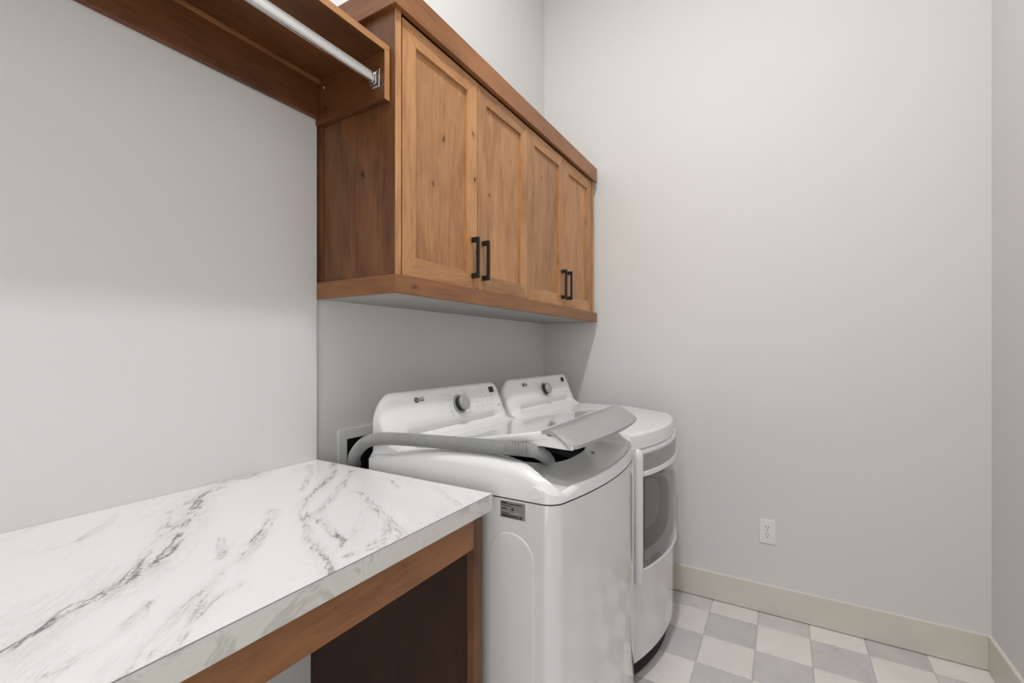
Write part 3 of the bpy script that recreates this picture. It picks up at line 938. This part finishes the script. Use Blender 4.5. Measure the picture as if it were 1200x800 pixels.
# oval inner rings seen in the window
M_ringg = plain('window_ring_grey', (0.21, 0.21, 0.20), 0.15)
M_ringd = plain('window_ring_dark', (0.10, 0.10, 0.095), 0.12)
M_ringm = plain('window_bowl_grey', (0.15, 0.15, 0.145), 0.12)
def bowl(nm, y1, z0, z1, mat, off):
    """moulded shape behind the window, cut off by the grip side of the frame"""
    yl = DL + .046; yc = yl - .02; ry = y1 - yc; zc = (z0 + z1) / 2; hz = (z1 - z0) / 2; n = 24
    P2 = []
    for i in range(n + 1):
        an = -PI / 2 + PI * i / n; e = 2 / 2.9
        y = yc + abs(math.cos(an)) ** e * ry; z = zc + math.copysign(abs(math.sin(an)) ** e, math.sin(an)) * hz
        P2.append((max(y, yl), z))
    bm = bmesh.new(); m_ = 12; cols = []
    for y, z in P2:
        cols.append([bm.verts.new((xfront(yl + (y - yl) * j / m_, KD) + .0125 + off, yl + (y - yl) * j / m_, z)) for j in range(m_ + 1)])
    for a_, b_ in zip(cols, cols[1:]):
        for j in range(m_):
            try: bm.faces.new((a_[j], a_[j + 1], b_[j + 1], b_[j]))
            except ValueError: pass
    bmesh.ops.remove_doubles(bm, verts=bm.verts, dist=1e-6)
    obj(nm, bm, mat, door, smooth=True)
bowl('window_ring', .145, .462, .766, M_ringg, .0004)
bowl('window_ring', -.050, .505, .768, M_ringd, .0008)
bowl('window_bowl', -.165, .580, .770, M_ringm, .0012)
bm = bmesh.new(); box(bm, (xfront(.295, KD) + .004, .286, .850), (xfront(.295, KD) + .022, .302, .872), bev=.004)
obj('hinge_cap', bm, M_plastic, door)

# ------------------------------------------------------------------ drain hose
hp = [(-1.275, 1.07, .86), (-1.235, 1.045, .868), (-1.18, .995, .88), (-1.125, .945, .905), (-1.085, .919, .945), (-1.035, .912, .984),
      (-.975, .915, 1.000), (-.90, .928, 1.004), (-.82, .943, 1.0045), (-.74, .955, 1.005), (-.66, .963, 1.006), (-.60, .967, 1.0075), (-.562, .972, 1.008),
      (-.541, .993, 1.003), (-.540, 1.03, .992), (-.548, 1.080, .972), (-.560, 1.130, .950), (-.572, 1.172, .920), (-.58, 1.20, .87)]
pts = catmull(hp, 60)
# resample evenly
tot = sum((b - a).length for a, b in zip(pts, pts[1:])); step = .00135
res_ = [pts[0]]; acc = 0; want = step
for a, b in zip(pts, pts[1:]):
    L = (b - a).length
    while acc + L >= want:
        res_.append(a.lerp(b, (want - acc) / L)); want += step
    acc += L
def hr(s):
    rib = (s % .0054) / .0054
    return .0160 + (.0019 if rib < .5 else -.0016)
bm = bmesh.new(); tube(bm, res_, hr, 18)
hs = obj('drain_hose', bm, M_hose, None, smooth=True)
tag(hs, 'grey corrugated drain hose draped over the washer and into its tub', 'hose')
# darker wrapped joint where it bends into the tub
iN = [i for i, p in enumerate(res_) if -.590 < p.x < -.545 and p.y < .990 and p.z > .98]
bm = bmesh.new(); tube(bm, res_[iN[0]:iN[-1]], lambda s: .0178 + .0008 * math.sin(s * 1100), 18)
o = obj('joint_wrap', bm, M_collar, hs, smooth=True)
bm = bmesh.new()
tp = [p for p in res_ if 1.125 < p.y < 1.165 and p.z > .91]
tube(bm, tp, .0178, 18)
obj('tape_band', bm, M_tape, hs, smooth=True)

# ------------------------------------------------------------------ laundry outlet box in the wall
ob = empty('laundry_outlet_box', (XJ, 0, 0))
tag(ob, 'recessed laundry supply box with pale frame in the wall behind the washer', 'outlet box')
y0, y1, z0, z1 = HB; f = .034
bm = bmesh.new()
box(bm, (.0003, y0, z1 - f), (.010, y1, z1), bev=.002); box(bm, (.0003, y0, z0), (.010, y1, z0 + f), bev=.002)
box(bm, (.0003, y0, z0 + f - .002), (.0098, y0 + f, z1 - f + .002), bev=.002); box(bm, (.0003, y1 - f, z0 + f - .002), (.0098, y1, z1 - f + .002), bev=.002)
obj('frame', bm, M_boxw, ob)
bm = bmesh.new(); a = .0235
box(bm, (-.09, y0 + a, z0 + a), (-.088, y1 - a, z1 - a))
box(bm, (-.09, y0 + a, z0 + a), (.0, y0 + a + .002, z1 - a)); box(bm, (-.09, y1 - a - .002, z0 + a), (.0, y1 - a, z1 - a))
box(bm, (-.09, y0 + a, z0 + a), (.0, y1 - a, z0 + a + .002)); box(bm, (-.09, y0 + a, z1 - a - .002), (.0, y1 - a, z1 - a))
obj('recess_liner', bm, M_boxd, ob)
bm = bmesh.new()
for yy in (y0 + .085, y0 + .14):
    lathe(bm, (-.05, yy, z0 + .03), (0, 0, 1), [(0, 0), (.010, 0), (.010, .045), (.014, .047), (.014, .06), (0, .06)], 16)
obj('valve', bm, M_boxd, ob)

# ------------------------------------------------------------------ wall outlet
ou = empty('wall_outlet', (-.062, YB, .3885))
tag(ou, 'white duplex wall outlet low on the back wall above the baseboard', 'outlet')
pl = obj('cover_plate', B((-.0345, -.0055, -.057), (.0345, -.0002, .057), bev=.002), M_outlet, ou)
rc = obj('receptacle', B((-.0165, -.0075, -.0335), (.0165, -.005, .0335), bev=.001), M_outlet, ou)
for zc in (.0185, -.0185):
    bm = bmesh.new()
    box(bm, (-.0075, -.0078, zc + .000), (-.0050, -.0072, zc + .009)); box(bm, (.0045, -.0078, zc + .001), (.0070, -.0072, zc + .008))
    lathe(bm, (0, -.0072, zc - .0075), (0, -1, 0), [(.0026, 0), (.0026, .0006), (0, .0006)], 12)
    obj('slot', bm, M_dark, rc)
bm = bmesh.new(); box(bm, (-.0045, -.0084, -.0022), (.0045, -.0072, .0022), bev=.0004)
obj('test_button', bm, M_printl, rc)
